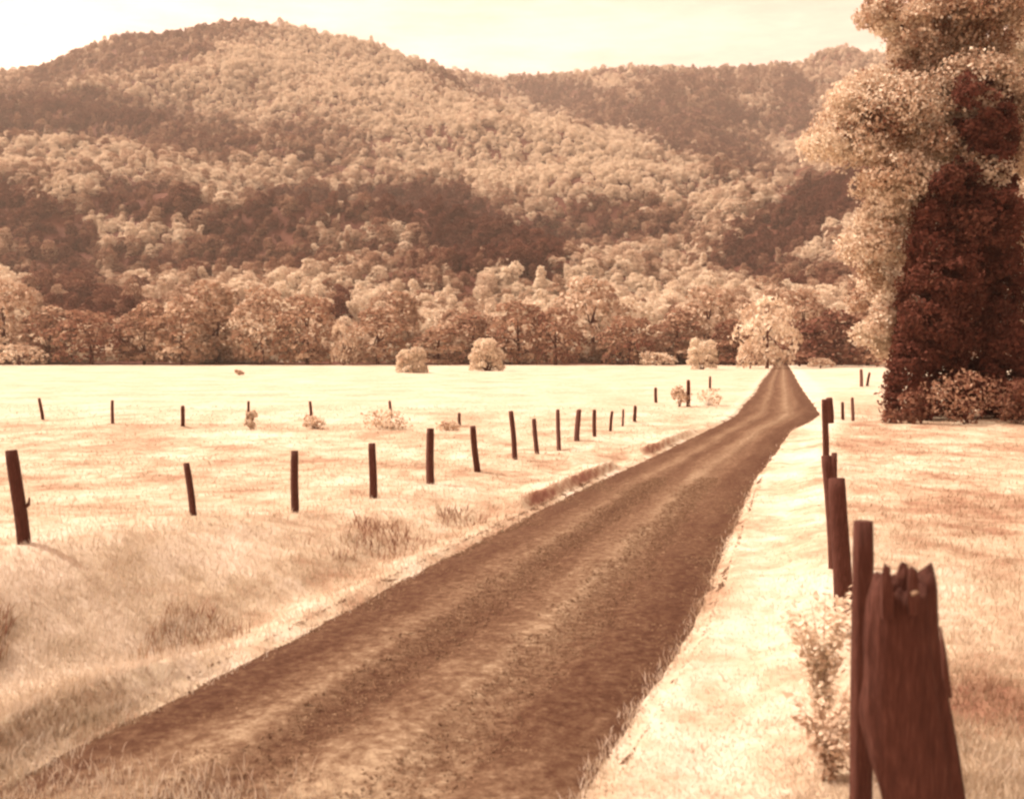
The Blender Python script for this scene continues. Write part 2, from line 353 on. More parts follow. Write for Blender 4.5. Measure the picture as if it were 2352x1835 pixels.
for i, (W, H, low, nl, nleaf, size) in enumerate([(9, 12, 0.8, 30, 4200, 0.72), (8, 13, 1.0, 28, 4200, 0.70), (11, 11, 0.6, 34, 4600, 0.76), (7, 14, 1.2, 28, 4000, 0.7),
                                           (10, 13, 0.8, 32, 4500, 0.74), (6.5, 11, 0.5, 22, 3200, 0.62), (7.5, 4.6, 0.1, 16, 1900, 0.5)]):
    rs = random.Random(100 + i); lob = crown_lobes(rs, W, H, low, nl)
    cm = leaf_mesh('crown', *lobe_leaves(lob, nleaf, size))
    V, Fc = [], []
    hh = H * 0.72; pts = [(0, 0, -0.5), (0.05, 0.02, H * 0.2), (rs.uniform(-.3, .3), rs.uniform(-.3, .3), H * 0.45), (rs.uniform(-.5, .5), rs.uniform(-.5, .5), hh)]
    tube(V, Fc, pts, [W * .032, W * .026, W * .018, W * .006])
    for k in range(7):
        z0 = H * rs.uniform(0.16, 0.5); l = rs.choice(lob); tube(V, Fc, [(0, 0, z0), (l[0] * .5, l[1] * .5, (z0 + l[2]) / 2 + .2), (l[0], l[1], l[2])], [W * .011, W * .008, W * .003], 6)
    VAR.append((cm, quads('trunk', V, Fc), W, H))
TREES = []
def tree(name, label, cat, u, base_v, d, width_px, top_v, var, tone, group=None):
    cm, tm, W, H = VAR[var]
    p = P(u, base_v, d); z = G(p.x, p.y) if d < 326 else None
    if z is None:
        _, hz = hill_u(u, d); z = CAM_Z + float(hz) * S
    top = P(u, top_v, d).z; sx = width_px / F * d * S / W; sz = (top - z) / H
    r = empty(name, (p.x, p.y, z), 0); rot = random.uniform(0, 6.28)
    tag(r, label, cat, group)
    c = obj('crown', cm, M_LEAF, r); c.scale = (sx, sx, sz); c.rotation_euler.z = rot; c['tone'] = max(tone - .07, .08)
    t = obj('trunk', tm, M_BARK, r); t.scale = (sx, sx, sz); t.rotation_euler.z = rot
    TREES.append((r, c)); return r
K = 2352 / 2184
GT = 'trees along the far edge of the field'
for (u, w_, top, d, var, tone, name, label) in [
    (42, 110, 735, 318, 6, .86, 'shrub', 'low pale shrub at the far field edge, at the very left'),
    (10, 150, 590, 335, 0, .80, 'field_tree', 'tall pale tree at the left end of the tree line'),
    (105, 110, 650, 331, 5, .62, 'field_tree', 'mid-brown rounded tree second in the tree line from the left'),
    (195, 165, 668, 326, 2, .44, 'field_tree', 'broad dark low tree left of the pale cluster at the field edge'),
    (308, 115, 640, 326, 5, .64, 'field_tree', 'round tree at the left edge of the pale tree cluster'),
    (388, 120, 622, 322, 1, .70, 'field_tree', 'pale tree with bright left top, second in the pale cluster'),
    (462, 130, 592, 334, 3, .74, 'field_tree', 'tallest pale tree in the cluster on the left half of the field edge'),
    (560, 140, 606, 326, 4, .73, 'field_tree', 'pale full-crowned tree beside the tallest tree of the cluster'),
    (655, 140, 626, 324, 0, .64, 'field_tree', 'browner broad tree at the right end of the pale cluster'),
    (733, 66, 692, 316, 6, .90, 'shrub', 'small bright upright shrub in the gap right of the pale cluster'),
    (805, 140, 652, 326, 4, .62, 'field_tree', 'broad brown tree left of the leftmost round bush'),
    (862, 100, 616, 345, 3, .70, 'field_tree', 'narrow pale-topped tree rising behind the leftmost round bush'),
    (935, 110, 690, 322, 5, .66, 'field_tree', 'small pale tree between the leftmost and the middle round bush'),
    (1010, 120, 655, 336, 1, .58, 'field_tree', 'brown tree behind the middle round bush'),
    (1105, 130, 640, 326, 0, .56, 'field_tree', 'darker broad tree right of the middle round bush'),
    (1185, 115, 662, 322, 2, .48, 'field_tree', 'dark low-crowned tree in the middle of the tree line'),
    (1265, 170, 585, 342, 4, .80, 'field_tree', 'big pale billowing tree above the middle of the tree line'),
    (1345, 130, 680, 324, 2, .50, 'field_tree', 'dark spreading tree left of the pale shrubs at the field edge'),
    (1400, 84, 752, 312, 6, .92, 'shrub', 'low bright shrub left of the round bush nearest the road'),
    (1445, 120, 650, 330, 1, .58, 'field_tree', 'brown tree behind the round bush nearest the road'),
    (1510, 140, 606, 340, 0, .78, 'field_tree', 'tall pale tree between the round bush nearest the road and the road'),
    (1565, 100, 680, 318, 5, .42, 'field_tree', 'dark small tree just left of the drooping pale tree'),
    (1712, 160, 612, 330, 4, .68, 'field_tree', 'wide tree at the end of the road, arching over it'),
    (1705, 95, 690, 300, 2, .20, 'field_tree', 'dark tree closing the far end of the road'),
    (1775, 140, 652, 292, 1, .26, 'field_tree', 'dark dense tree right of the road end'),
    (1850, 140, 604, 312, 3, .52, 'field_tree', 'tall brown tree behind the right meadow'),
    (1890, 130, 690, 284, 2, .56, 'field_tree', 'low tree at the back of the right meadow'),
    (1960, 150, 575, 300, 0, .60, 'field_tree', 'tree showing left of the big tree on the right'),
    (1915, 70, 752, 262, 6, .74, 'shrub', 'pale shrub at the back edge of the right meadow'),
    (1750, 60, 764, 272, 6, .80, 'shrub', 'small pale shrub at the right-hand shoulder of the road end'),
    (2060, 160, 640, 300, 4, .45, 'field_tree', 'tree behind the big dark foliage mass'),
    (2180, 170, 600, 305, 2, .40, 'field_tree', 'tree hidden behind the trunk of the dark foliage mass'),
    (2290, 160, 620, 300, 1, .55, 'field_tree', 'tree behind the right edge of the dark foliage mass'),
    (-110, 150, 610, 330, 1, .70, 'field_tree', 'tree just beyond the left end of the tree line'),
    (2420, 170, 600, 300, 0, .55, 'field_tree', 'tree beyond the right edge of the dark foliage mass')]:
    tree(name, label, 'shrub' if name == 'shrub' else 'tree', u * K, 838, d, w_ * K, top * K, var, tone, GT)
tree('drooping_tree', 'bright pale tree with drooping boughs at the left side of the road end', 'tree', 1636 * K, 845, 268, 130 * K, 640 * K, 2, 0.97)
tree('undergrowth_bush', 'pale bush at the foot of the drooping tree beside the road', 'bush', 1600 * K, 845, 262, 60 * K, 735 * K, 6, 0.86)

# ---- the wood on the hills: one mass
DARK = [(120, 240, 200, 48, 0, .45), (330, 415, 130, 36, 0, .5), (60, 450, 150, 60, 20, .5), (540, 475, 130, 42, 8, .45), (760, 430, 230, 34, 3, .38),  # dark stands, plus shade of the hollows painted into crown tone
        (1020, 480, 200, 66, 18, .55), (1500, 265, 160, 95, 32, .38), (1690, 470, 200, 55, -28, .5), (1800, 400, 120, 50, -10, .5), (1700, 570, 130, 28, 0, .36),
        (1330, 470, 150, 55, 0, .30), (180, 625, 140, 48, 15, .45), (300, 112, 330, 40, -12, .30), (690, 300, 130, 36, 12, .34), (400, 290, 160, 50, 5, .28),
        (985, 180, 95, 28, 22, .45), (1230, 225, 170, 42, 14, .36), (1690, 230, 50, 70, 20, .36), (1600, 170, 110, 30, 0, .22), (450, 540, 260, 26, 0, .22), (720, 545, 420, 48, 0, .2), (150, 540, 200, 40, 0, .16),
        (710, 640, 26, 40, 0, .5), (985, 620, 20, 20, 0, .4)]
PALE = [(1080, 218, 240, 24, 29, .35), (1420, 330, 170, 22, 14, .3), (720, 150, 300, 90, 10, .20), (1010, 330, 400, 55, 8, .24), (1000, 250, 260, 40, 25, .20), (110, 315, 130, 22, 8, .22), (1250, 610, 220, 60, 0, .14), (1500, 180, 90, 40, 0, .1), (620, 390, 150, 20, 0, .14), (1400, 350, 120, 30, 10, .12)]  # sunlit spur and slopes painted into crown tone
def stand_shade(u, v):
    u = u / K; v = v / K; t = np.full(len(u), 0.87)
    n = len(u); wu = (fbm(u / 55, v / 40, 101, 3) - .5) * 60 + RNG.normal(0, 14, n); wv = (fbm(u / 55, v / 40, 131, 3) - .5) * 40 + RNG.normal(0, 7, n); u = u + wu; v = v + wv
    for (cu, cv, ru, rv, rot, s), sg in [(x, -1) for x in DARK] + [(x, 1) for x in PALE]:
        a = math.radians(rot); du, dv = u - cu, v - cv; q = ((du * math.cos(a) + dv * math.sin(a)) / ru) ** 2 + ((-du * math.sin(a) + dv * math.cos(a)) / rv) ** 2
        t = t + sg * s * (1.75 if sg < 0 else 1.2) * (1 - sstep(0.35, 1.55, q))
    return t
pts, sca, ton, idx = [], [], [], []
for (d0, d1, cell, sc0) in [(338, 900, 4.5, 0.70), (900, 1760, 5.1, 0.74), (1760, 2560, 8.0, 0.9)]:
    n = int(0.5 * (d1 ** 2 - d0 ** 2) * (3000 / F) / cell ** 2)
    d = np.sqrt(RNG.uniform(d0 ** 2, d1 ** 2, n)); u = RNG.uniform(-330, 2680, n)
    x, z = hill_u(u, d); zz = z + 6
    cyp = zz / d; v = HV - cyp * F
    t = stand_shade(u, v) + RNG.normal(0, 0.20, n) + (fbm(x / 48, d / 70, 91, 4) - 0.5) * 0.7
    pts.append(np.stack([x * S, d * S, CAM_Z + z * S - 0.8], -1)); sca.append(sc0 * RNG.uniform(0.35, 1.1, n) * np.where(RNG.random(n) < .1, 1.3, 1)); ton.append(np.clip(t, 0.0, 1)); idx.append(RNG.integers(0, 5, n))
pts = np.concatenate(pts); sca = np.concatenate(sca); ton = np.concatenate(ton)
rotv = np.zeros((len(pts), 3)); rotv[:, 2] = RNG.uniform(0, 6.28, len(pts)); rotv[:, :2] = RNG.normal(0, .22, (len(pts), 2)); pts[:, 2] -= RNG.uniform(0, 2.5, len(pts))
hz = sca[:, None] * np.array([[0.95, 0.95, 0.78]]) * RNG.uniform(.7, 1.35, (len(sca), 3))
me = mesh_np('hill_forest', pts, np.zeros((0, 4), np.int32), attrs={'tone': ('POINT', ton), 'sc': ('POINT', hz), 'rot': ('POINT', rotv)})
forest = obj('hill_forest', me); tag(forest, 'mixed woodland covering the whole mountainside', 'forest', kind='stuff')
ng = bpy.data.node_groups.new('forest_scatter', 'GeometryNodeTree')
ng.interface.new_socket('Geometry', in_out='INPUT', socket_type='NodeSocketGeometry'); ng.interface.new_socket('Geometry', in_out='OUTPUT', socket_type='NodeSocketGeometry')
gi, go = ng.nodes.new('NodeGroupInput'), ng.nodes.new('NodeGroupOutput')
iop = ng.nodes.new('GeometryNodeInstanceOnPoints'); jn = ng.nodes.new('GeometryNodeJoinGeometry')
seen = {}
for r, c in TREES: seen.setdefault(c.data.name, c)
for nm, c in list(seen.items()):
    if c.data in [VAR[5][0], VAR[6][0]]: continue
    oi = ng.nodes.new('GeometryNodeObjectInfo'); oi.inputs['Object'].default_value = c; oi.inputs['As Instance'].default_value = True; oi.transform_space = 'ORIGINAL'
    ng.links.new(oi.outputs['Geometry'], jn.inputs[0])
def na(name, typ):
    n = ng.nodes.new('GeometryNodeInputNamedAttribute'); n.data_type = typ; n.inputs[0].default_value = name; return n.outputs[0]
ng.links.new(gi.outputs[0], iop.inputs['Points']); ng.links.new(jn.outputs[0], iop.inputs['Instance']); iop.inputs['Pick Instance'].default_value = True
rv = ng.nodes.new('FunctionNodeRandomValue'); rv.data_type = 'INT'
[s for s in rv.inputs if s.type == 'INT' and s.name == 'Max'][0].default_value = 4
ng.links.new([s for s in rv.outputs if s.type == 'INT'][0], iop.inputs['Instance Index'])
ng.links.new(na('sc', 'FLOAT_VECTOR'), iop.inputs['Scale']); ng.links.new(na('rot', 'FLOAT_VECTOR'), iop.inputs['Rotation'])
ng.links.new(iop.outputs[0], go.inputs[0])
md = forest.modifiers.new('scatter', 'NODES'); md.node_group = ng

# ------------------------------------------------------------------ the big tree on the right, its shaded side a second tree
def px_lobes(lst, d, depth, seed):
    rs = random.Random(seed); out = []
    for (u, v, r) in lst:
        rr = r / F * d * S
        p = P(u, v, d + rs.uniform(-depth, depth)); out.append((p.x, p.y, p.z, rr, rr * 1.05, rr * rs.uniform(.75, .95)))
    return np.array(out)
# broadleaf tree
D_OAK = 74.0; po, _ = PG(2285, 948); po = P(2285, 950, D_OAK); po.z = G(po.x, po.y)
rs = random.Random(44); fill = []
ov = [0, 50, 150, 200, 250, 320, 370, 400, 480, 560, 640, 700, 760, 800]; oe = [1990, 1990, 2070, 2010, 1965, 1870, 1910, 1990, 1985, 1975, 1985, 1975, 2000, 2030]
for i in range(120):
    v = rs.uniform(-20, 790); rr_ = rs.uniform(14, 38); e = float(np.interp(v, ov, oe)); f = rs.random() ** 1.5
    fill.append((e + rr_ * .9 + (2430 - e) * f, v, rr_))
oak_l = px_lobes(fill + [(2150, 370, 42), (2185, 345, 42), (2160, 330, 40), (1885, 335, 42), (1905, 305, 48), (1945, 270, 55), (1985, 230, 62), (1950, 340, 45), (2030, 205, 60), (2010, 290, 66), (2075, 250, 70), (2060, 330, 62), (2000, 345, 40),
                  (2000, 38, 32), (2040, 42, 36), (2085, 60, 48), (2110, 120, 54), (2130, 190, 62), (2140, 30, 50), (2170, 290, 75), (2210, 110, 68), (2230, 200, 70), (2270, 60, 60), (2320, 130, 62), (2330, 220, 50),
                  (2200, -10, 80), (2290, -40, 90), (2240, 300, 75), (2385, 370, 62), (2420, 460, 60), (2400, 250, 60),
                  (2040, 400, 48), (2005, 430, 46), (2065, 460, 52), (2020, 500, 46), (2100, 420, 50), (1990, 560, 50), (2050, 560, 52), (2030, 640, 52), (1990, 690, 40), (2060, 720, 46), (2000, 770, 40), (2045, 800, 34), (2250, 385, 40), (2380, 560, 60), (2390, 680, 50)], D_OAK, 5, 3)
oak_l2 = oak_l.copy(); oak_l2[:, :3] -= np.array([po.x, po.y, po.z])
oak = empty('broadleaf_tree', po); tag(oak, 'tall broadleaf tree with pale sunlit outer boughs, reaching out of the top right corner', 'tree')
cen, nor, siz, tn = lobe_leaves(oak_l2, 300000, 0.17, 0.85, 0.17, (0.1, 1.6), -0.8, 0.55)
oc = obj('crown', leaf_mesh('broadleaf_crown', cen, nor, siz, tn), M_LEAF, oak); oc['tone'] = 0.82
V, Fc = [], []
def rp(u, v, dd=0): return P(u, v, D_OAK + dd) - po
tube(V, Fc, [(0, 0, -0.6), (0, 0, 0.4), rp(2282, 700), rp(2272, 450), rp(2268, 300), rp(2262, 190), rp(2250, 60), rp(2240, -60)], [0.72, 0.55, 0.48, 0.42, 0.36, 0.28, 0.18, 0.06], 12)
for pa in [[(2272, 420), (2180, 330), (2080, 300), (1960, 290), (1895, 325)], [(2268, 330), (2170, 220), (2110, 120), (2060, 45), (2010, 35)], [(2266, 260), (2210, 130), (2190, 20)], [(2262, 210), (2310, 120), (2325, 60)],
           [(2278, 560), (2180, 480), (2080, 440), (2010, 430)], [(2280, 660), (2160, 600), (2060, 580), (2000, 570)], [(2282, 720), (2150, 720), (2040, 730), (1995, 700)], [(2270, 400), (2340, 330), (2400, 300)], [(2150, 210), (2155, 130), (2150, 20), (2146, -10)], [(2275, 500), (2350, 480), (2410, 460)]]:
    tube(V, Fc, [rp(*q, random.uniform(-2, 2)) if i else rp(*q) for i, q in enumerate(pa)], [0.2 * (1 - 0.85 * i / (len(pa) - 1)) for i in range(len(pa))], 7)
obj('trunk', quads('trunk', V, Fc), M_BARK, oak)
# big tree's shaded side painted as a dark tree, skirted to the ground
D_SHADED = 69.5; pc = P(2200, 955, D_SHADED); pc.z = G(pc.x, pc.y)
prof = [(950, 2046, 2350), (900, 2050, 2352), (840, 2062, 2345), (780, 2076, 2342), (720, 2084, 2340), (660, 2092, 2338), (600, 2102, 2336), (540, 2112, 2334), (480, 2124, 2332), (430, 2142, 2328), (380, 2185, 2326), (300, 2185, 2330), (180, 2212, 2312)]
lst = []; rs = random.Random(12)
pv_ = [q[0] for q in prof][::-1]
for i in range(260):
    v = rs.uniform(400, 945) if i > 90 else (rs.uniform(180, 430) if i < 60 else rs.uniform(850, 948)); r = rs.uniform(26, 52) * (1 if v > 470 else .6)
    a = np.interp(v, pv_, [q[1] for q in prof][::-1]); b = np.interp(v, pv_, [q[2] for q in prof][::-1])
    lst.append((rs.choice([a + r * .7, b - r * .7, rs.uniform(a + r * .7, b - r * .7), rs.uniform(a + r * .7, b - r * .7)]), min(v, 948 - r * .55), r))
shaded_l = px_lobes(lst, D_SHADED, 2.6, 5); shaded_l[:, :3] -= np.array([pc.x, pc.y, pc.z])
shaded = empty('shaded_side', pc); tag(shaded, 'shaded side of the big tree, painted as dark dense foliage with branches down to the grass at the right edge', 'tree')
cen, nor, siz, tn = lobe_leaves(shaded_l, 260000, 0.21, 0.9, 0.06, (0.3, 1.6), -0.9, 0.5)
cc = obj('crown', leaf_mesh('shaded_side_crown', cen, nor, siz, tn, 0.5), M_LEAF, shaded); cc['tone'] = 0.0  # darkest leaf tone stands for shade on the big tree
V, Fc = [], []; tube(V, Fc, [(0, 0, -0.5), (0, 0, 2), (0.1, 0, 6), (0.1, 0, 11)], [0.5, 0.42, 0.3, 0.08], 10)
for k in range(14):
    th = rs.uniform(0, 6.28); z = rs.uniform(.8, 9); l = 2.5 * (1 - z / 16); tube(V, Fc, [(0, 0, z), (l * .6 * math.cos(th), l * .6 * math.sin(th), z + .3), (l * math.cos(th), l * math.sin(th), z + .1)], [.1, .06, .02], 6)
obj('trunk', quads('trunk', V, Fc), M_BARK, shaded)

def bush(name, label, cat, u, v, w_px, h_px, tone, n=900, leaf=0.16, group=None, thin=False):
    p, d = PG(u, v); W = w_px / F * d * S; H = h_px / F * d * S
    rs = random.Random(hash((u, v)) & 0xffff); lob = []
    for i in range(9):
        th = rs.uniform(0, 6.28); r = W * rs.uniform(.14, .24); q = W * rs.uniform(.05, .3)
        lob.append((q * math.cos(th), q * math.sin(th), H * rs.uniform(.12, .82), r, r, max(r * .8, H * .18)))
    r_ = empty(name, p); tag(r_, label, cat, group)
    c = obj('foliage', leaf_mesh(name, *lobe_leaves(lob, int(n * 1.3), leaf, 0.9, 0.1, (0.1, 1.35), -0.9)), M_LEAF, r_); c['tone'] = tone
    V, Fc = [], []
    for l in lob: tube(V, Fc, [(l[0] * .15, l[1] * .15, -0.05), (l[0] * .6, l[1] * .6, l[2] * .5), (l[0], l[1], l[2])], [W * .006, W * .005, W * .002], 5)
    obj('stem', quads('stem', V, Fc), M_BARK, r_); return r_
bush('bramble', 'brown bramble with lit sprigs in front of the dark foliage foot', 'bush', 2225, 974, 230, 105, 0.42, 1500, 0.15)
bush('bramble', 'dark low bramble at the left corner of the dark foliage foot', 'bush', 2085, 972, 120, 80, 0.16, 1100, 0.17)
bush('bramble', 'dark bramble at the right side of the dark foliage foot', 'bush', 2335, 974, 120, 110, 0.24, 1000, 0.17)

# ------------------------------------------------------------------ fence posts
def post_mesh(p0, p1, r0, r1, seed, k=14, flat=1.0, knobs=0.06, rings=14, ragged=0.0):
    rs = np.random.default_rng(seed); ax = p1 - p0; ln = ax.length; t = ax.normalized()
    a = (Vector((1, 0, 0)) - t * t.x).normalized(); b = t.cross(a); V, Fc = [], []
    ph = rs.uniform(0, 6.28, 4); bow = rs.uniform(-.015, .015, 2) * ln
    gr = 1 + rs.normal(0, knobs, k)
    for i in range(rings):
        f = i / (rings - 1); r = r0 + (r1 - r0) * f
        c = t * (ln * f) + (a * bow[0] + b * bow[1]) * math.sin(math.pi * f)
        for j in range(k):
            th = 2 * math.pi * j / k
            q = r * gr[j] * (1 + 0.05 * math.sin(3 * th + ph[0] + f * 4) + 0.04 * math.sin(9 * f + ph[1] + th))
            top = 0
            if i >= rings - 1: top = ragged * r * (math.sin(2 * th + ph[2]) + rs.uniform(-.6, .6)); q *= 0.93
            V.append(c + (a * math.cos(th) + b * math.sin(th) * flat) * q + t * top)
    for i in range(rings - 1):
        for j in range(k): Fc.append((i * k + j, i * k + (j + 1) % k, (i + 1) * k + (j + 1) % k, (i + 1) * k + j))
    n = len(V); cb = (rings - 1) * k
    for j in range(k): V.append(t * (ln + r1 * .04) + (Vector(V[cb + j]) - t * Vector(V[cb + j]).dot(t)) * 0.5 + t * (Vector(V[cb + j]).dot(t) - ln) * .5)
    for j in range(k): Fc.append((cb + j, cb + (j + 1) % k, n + (j + 1) % k, n + j))
    c0 = len(V); V.append(t * (ln + r1 * .05))
    me = bpy.data.meshes.new('fence_post'); me.from_pydata([tuple(v) for v in V], [], Fc + [(n + j, n + (j + 1) % k, c0) for j in range(k)])
    me.polygons.foreach_set('use_smooth', np.ones(len(me.polygons), bool)); me.update(); return me
def post(label, ub, vb, ut, vt, w_px, d, group, seed, sink=0.35, cat='fence post', **kw):
    base = P(ub, vb, d); gz = G(base.x, base.y); top = P(ut, vt, d + random.uniform(-.02, .02) * d)
    ax = (top - base).normalized(); foot = base + ax * ((gz - sink - base.z) / ax.z)
    r = w_px / F * d * S / 2
    me = post_mesh(foot, top, r * 1.05, r * 0.95, seed, **kw)
    o = obj('fence_post', me, M_WOOD, None, foot); tag(o, label, cat, group); return o
def line_depth(u, a=-10.5, b=0.27): return a / ((u - CU) / F - b)
GL = 'posts of the roadside fence on the left'
left = [(52, 1255, 26, 1034, 30, 'thick dark leaning post at the left edge with a broken branch stub'),
        (447, 1226, 428, 1064, 16, 'slim post leaning left, second along the left roadside fence'),
        (680, 1190, 676, 1036, 18, 'straight dark post, third along the left roadside fence'),
        (857, 1136, 855, 1018, 18, 'stout upright post, fourth along the left roadside fence'),
        (990, 1094, 988, 984, 18, 'stout upright post, fifth along the left fence, left of the bent one'),
        (1100, 1096, 1086, 980, 15, 'bent post leaning left, sixth along the left roadside fence'),
        (1181, 1058, 1174, 944, 11, 'tall thin post right of the bent one'),
        (1233, 1027, 1226, 962, 10, 'short post just right of the tall thin one'),
        (1284, 1012, 1281, 942, 10, 'dark upright post, ninth along the left roadside fence'),
        (1326, 1002, 1330, 942, 12, 'spindle-shaped post thicker in the middle, tenth along the left fence'),
        (1366, 987, 1365, 942, 9, 'short straight post, eleventh along the left roadside fence'),
        (1403, 982, 1406, 945, 7, 'thin short post, first of the close three at the fence bend'),
        (1430, 985, 1432, 940, 5, 'very thin pole, middle of the close three at the fence bend'),
        (1456, 976, 1459, 934, 8, 'upright post, last of the close three at the fence bend'),
        (1507, 926, 1506, 890, 7, 'short post standing alone left of the weed clump'),
        (1580, 934, 1581, 874, 9, 'tall dark post standing in the weed clump near the road'),
        (1632, 898, 1631, 866, 6, 'small faint post farthest along the left fence')]
for i, (ub, vb, ut, vt, w_, lab) in enumerate(left):
    p, d = PG(ub, vb); dl = line_depth(ub); d = dl if dl < 70 else d
    o = post(lab, ub, vb, ut, vt, w_, min(max(d, 10), 140), GL, 300 + i, sink=0.5)
    if i == 0:
        V, Fc = [], []; q0 = P(46, 1172, d) - o.location; q1 = P(66, 1158, d) - o.location; q2 = P(68, 1142, d) - o.location
        tube(V, Fc, [q0, q1, q2], [0.022, 0.018, 0.006], 7); obj('branch_stub', quads('branch_stub', V, Fc), M_WOOD, o)
G2 = 'posts of the far cross fence in the left field'
for i, (ub, vb, ut, vt, w_, lab) in enumerate([(97, 964, 90, 916, 7, 'thin leaning post at the left end of the far cross fence'), (260, 974, 258, 920, 7, 'thin upright post, second along the far cross fence'),
        (420, 980, 420, 934, 9, 'stubby dark post, third along the far cross fence'), (571, 968, 571, 922, 6, 'faint post rising from a narrow weed clump'),
        (714, 962, 712, 922, 7, 'short reddish post above a low weed mound'), (897, 962, 895, 922, 7, 'thin post behind the widest weed mound'), (1056, 978, 1055, 950, 7, 'small stub at the right end of the far cross fence')]):
    p, d = PG(ub, vb); post(lab, ub, vb, ut, vt, w_, min(d, 76), G2, 340 + i)
GR = 'posts of the right-hand roadside fence'
def rline(y): return CU + F * (0.28 + 0.28 * y) / y
post('near round post standing upright against the thick leaning slab', 1976, 1900, 1983, 1197, 50, 6.8, GR, 360, flat=.9, k=20)
b = post('thick gnarled slab post leaning left in the near right corner', 2127, 1880, 2070, 1340, 166, 5.6, GR, 361, k=44, flat=.62, knobs=.055, rings=46, ragged=0.35)
rs = random.Random(9); ZTOP = max(q_.co.z for q_ in b.data.vertices)
for vt_ in b.data.vertices:                   # weathered furrows and bites out of the edges
    c_ = vt_.co; th = math.atan2(c_.y, c_.x); n_ = float(fbm(th * 5 + 20, c_.z * 1.2 + 5, 201, 3)) - .5; m_ = float(vnoise(th * 2 + 9, c_.z * 7, 205)) - .5
    f_ = c_.z / ZTOP
    c_.x *= (1 + .20 * math.exp(-((f_ - .66) / .2) ** 2)) * (1 - .10 * float(sstep(.85, 1, f_)))
    c_.x *= 1 + .22 * n_ + .07 * m_; c_.y *= 1 + .22 * n_ + .07 * m_
def rb(u, v, dd=0): return P(u, v, 5.6 + dd) - b.location
def shard(V, Fc, foot, tip, w, tw):
    ax = (tip - foot).normalized(); a = ax.orthogonal().normalized(); a = (Vector((1, 0, 0)) - ax * ax.x).normalized(); c = ax.cross(a); n0 = len(V)
    for f, q in ((0, 1), (.35, 1.08), (.7, .85), (.93, .6), (1, .12)):
        o_ = Vector((rs.uniform(-.2, .2), rs.uniform(-.2, .2), 0)) * w * f
        for sx, sy in ((-1, -.6), (-.2, -1), (.8, -.8), (1, .4), (.1, 1), (-.9, .7)): V.append(foot.lerp(tip, f) + o_ + (a * sx * rs.uniform(.8, 1.15) + c * sy * tw * rs.uniform(.8, 1.2)) * w * q)
    for i in range(4):
        for j in range(6): Fc.append((n0 + i * 6 + j, n0 + i * 6 + (j + 1) % 6, n0 + i * 6 + 6 + (j + 1) % 6, n0 + i * 6 + 6 + j))
V, Fc = [], []
for (u, vt_, v, r_, dd) in [(2014, 1312, 1420, 20, .05), (2034, 1294, 1420, 15, -.1), (2052, 1318, 1400, 16, .12), (2074, 1290, 1400, 17, 0), (2094, 1300, 1410, 14, -.12), (2112, 1330, 1420, 16, .1), (2088, 1312, 1420, 22, .15), (2030, 1326, 1420, 22, .18), (2130, 1346, 1430, 10, 0)]:
    shard(V, Fc, rb(u + 6, v, dd), rb(u, vt_, dd), r_ / F * 5.6 * S, .9)
obj('splintered_top', quads('splintered_top', V, Fc, False), M_WOOD, b)
V, Fc = [], []; tube(V, Fc, [rb(2160, 1440, -.3), rb(2168, 1500, -.38), rb(2174, 1560, -.36), rb(2184, 1600, -.25)], [.004, .010, .012, .006], 7)
obj('loose_splinter', quads('loose_splinter', V, Fc), M_WOOD, b)
for (u, v, w_) in [(2102, 1361, 8)]:  # pale chip laid on the slab face near its top
    V, Fc = [], []; shard(V, Fc, rb(u - w_, v + 3, -.46), rb(u + w_, v - 3, -.46), w_ * .5 / F * 5.6 * S, .8)
    obj('pale_chip', quads('pale_chip', V, Fc, False), M_CHIP, b)
post('dark post with rounded top directly behind the near round post', 1938, 1420, 1922, 1098, 40, 13.3, GR, 362, k=16)
post('post at the left front of the crowded dark trio', 1912, 1310, 1897, 1046, 24, 16.5, GR, 363, flat=1)
post('hindmost post of the crowded dark trio, topping the others', 1921, 1216, 1916, 1040, 14, 20, GR, 364)
post('slim tall post standing alone at the end of the verge', 1896, 1050, 1893, 918, 15, 37.5, GR, 365)
post('short thick post behind the slim tall post', 1906, 962, 1905, 914, 16, 64, GR, 366)
post('small post left of a pair at the tree shade', 1935, 957, 1935, 924, 7, 68, GR, 367)
post('small taller post right of a pair at the tree shade', 1959, 962, 1958, 914, 7, 67, GR, 368)
post('distant post, left of the far pair in the right meadow', 1979, 882, 1978, 850, 8, 132, GR, 369)
post('distant shorter post, right of the far pair in the right meadow', 1993, 880, 1997, 857, 6, 133, GR, 370)

# ------------------------------------------------------------------ round bushes in the field
def round_bush(label, u, v, w_px, h_px, seed, sq):
    p, d = PG(u, v); W = w_px / F * d * S; H = h_px / F * d * S; rs = random.Random(seed); lob = []
    for i in range(46):
        f = rs.random() ** 1.1; z = H * (0.04 + 0.80 * f); pr = W * .5 * (1 - (z / H) ** 2.4) ** sq * 1.08
        th = rs.uniform(0, 6.28); r = W * rs.uniform(.10, .17); q = max(pr - r, 0) * rs.uniform(.75, 1.05); lob.append((q * math.cos(th), q * math.sin(th), z, r, r, r))
    lob.append((0, 0, H * .42, W * .34, W * .34, H * .42))
    root = empty('round_bush', p); tag(root, label, 'bush', 'round bushes standing alone at the far side of the field')
    o = obj('foliage', leaf_mesh('round_bush', *lobe_leaves(lob, 9000, .30, .65, .09, (.6, 1.1))), M_LEAF, root); o['tone'] = 0.94
    V, Fc = [], []
    for l in lob[:10]: tube(V, Fc, [(l[0] * .1, l[1] * .1, -.1), (l[0] * .6, l[1] * .6, l[2] * .55), l[:3]], [.09, .06, .02], 6)
    obj('stem', quads('stem', V, Fc), M_BARK, root)
round_bush('low round pale bush, leftmost and smallest of the three in the field', 947, 856, 76, 62, 1, .5)
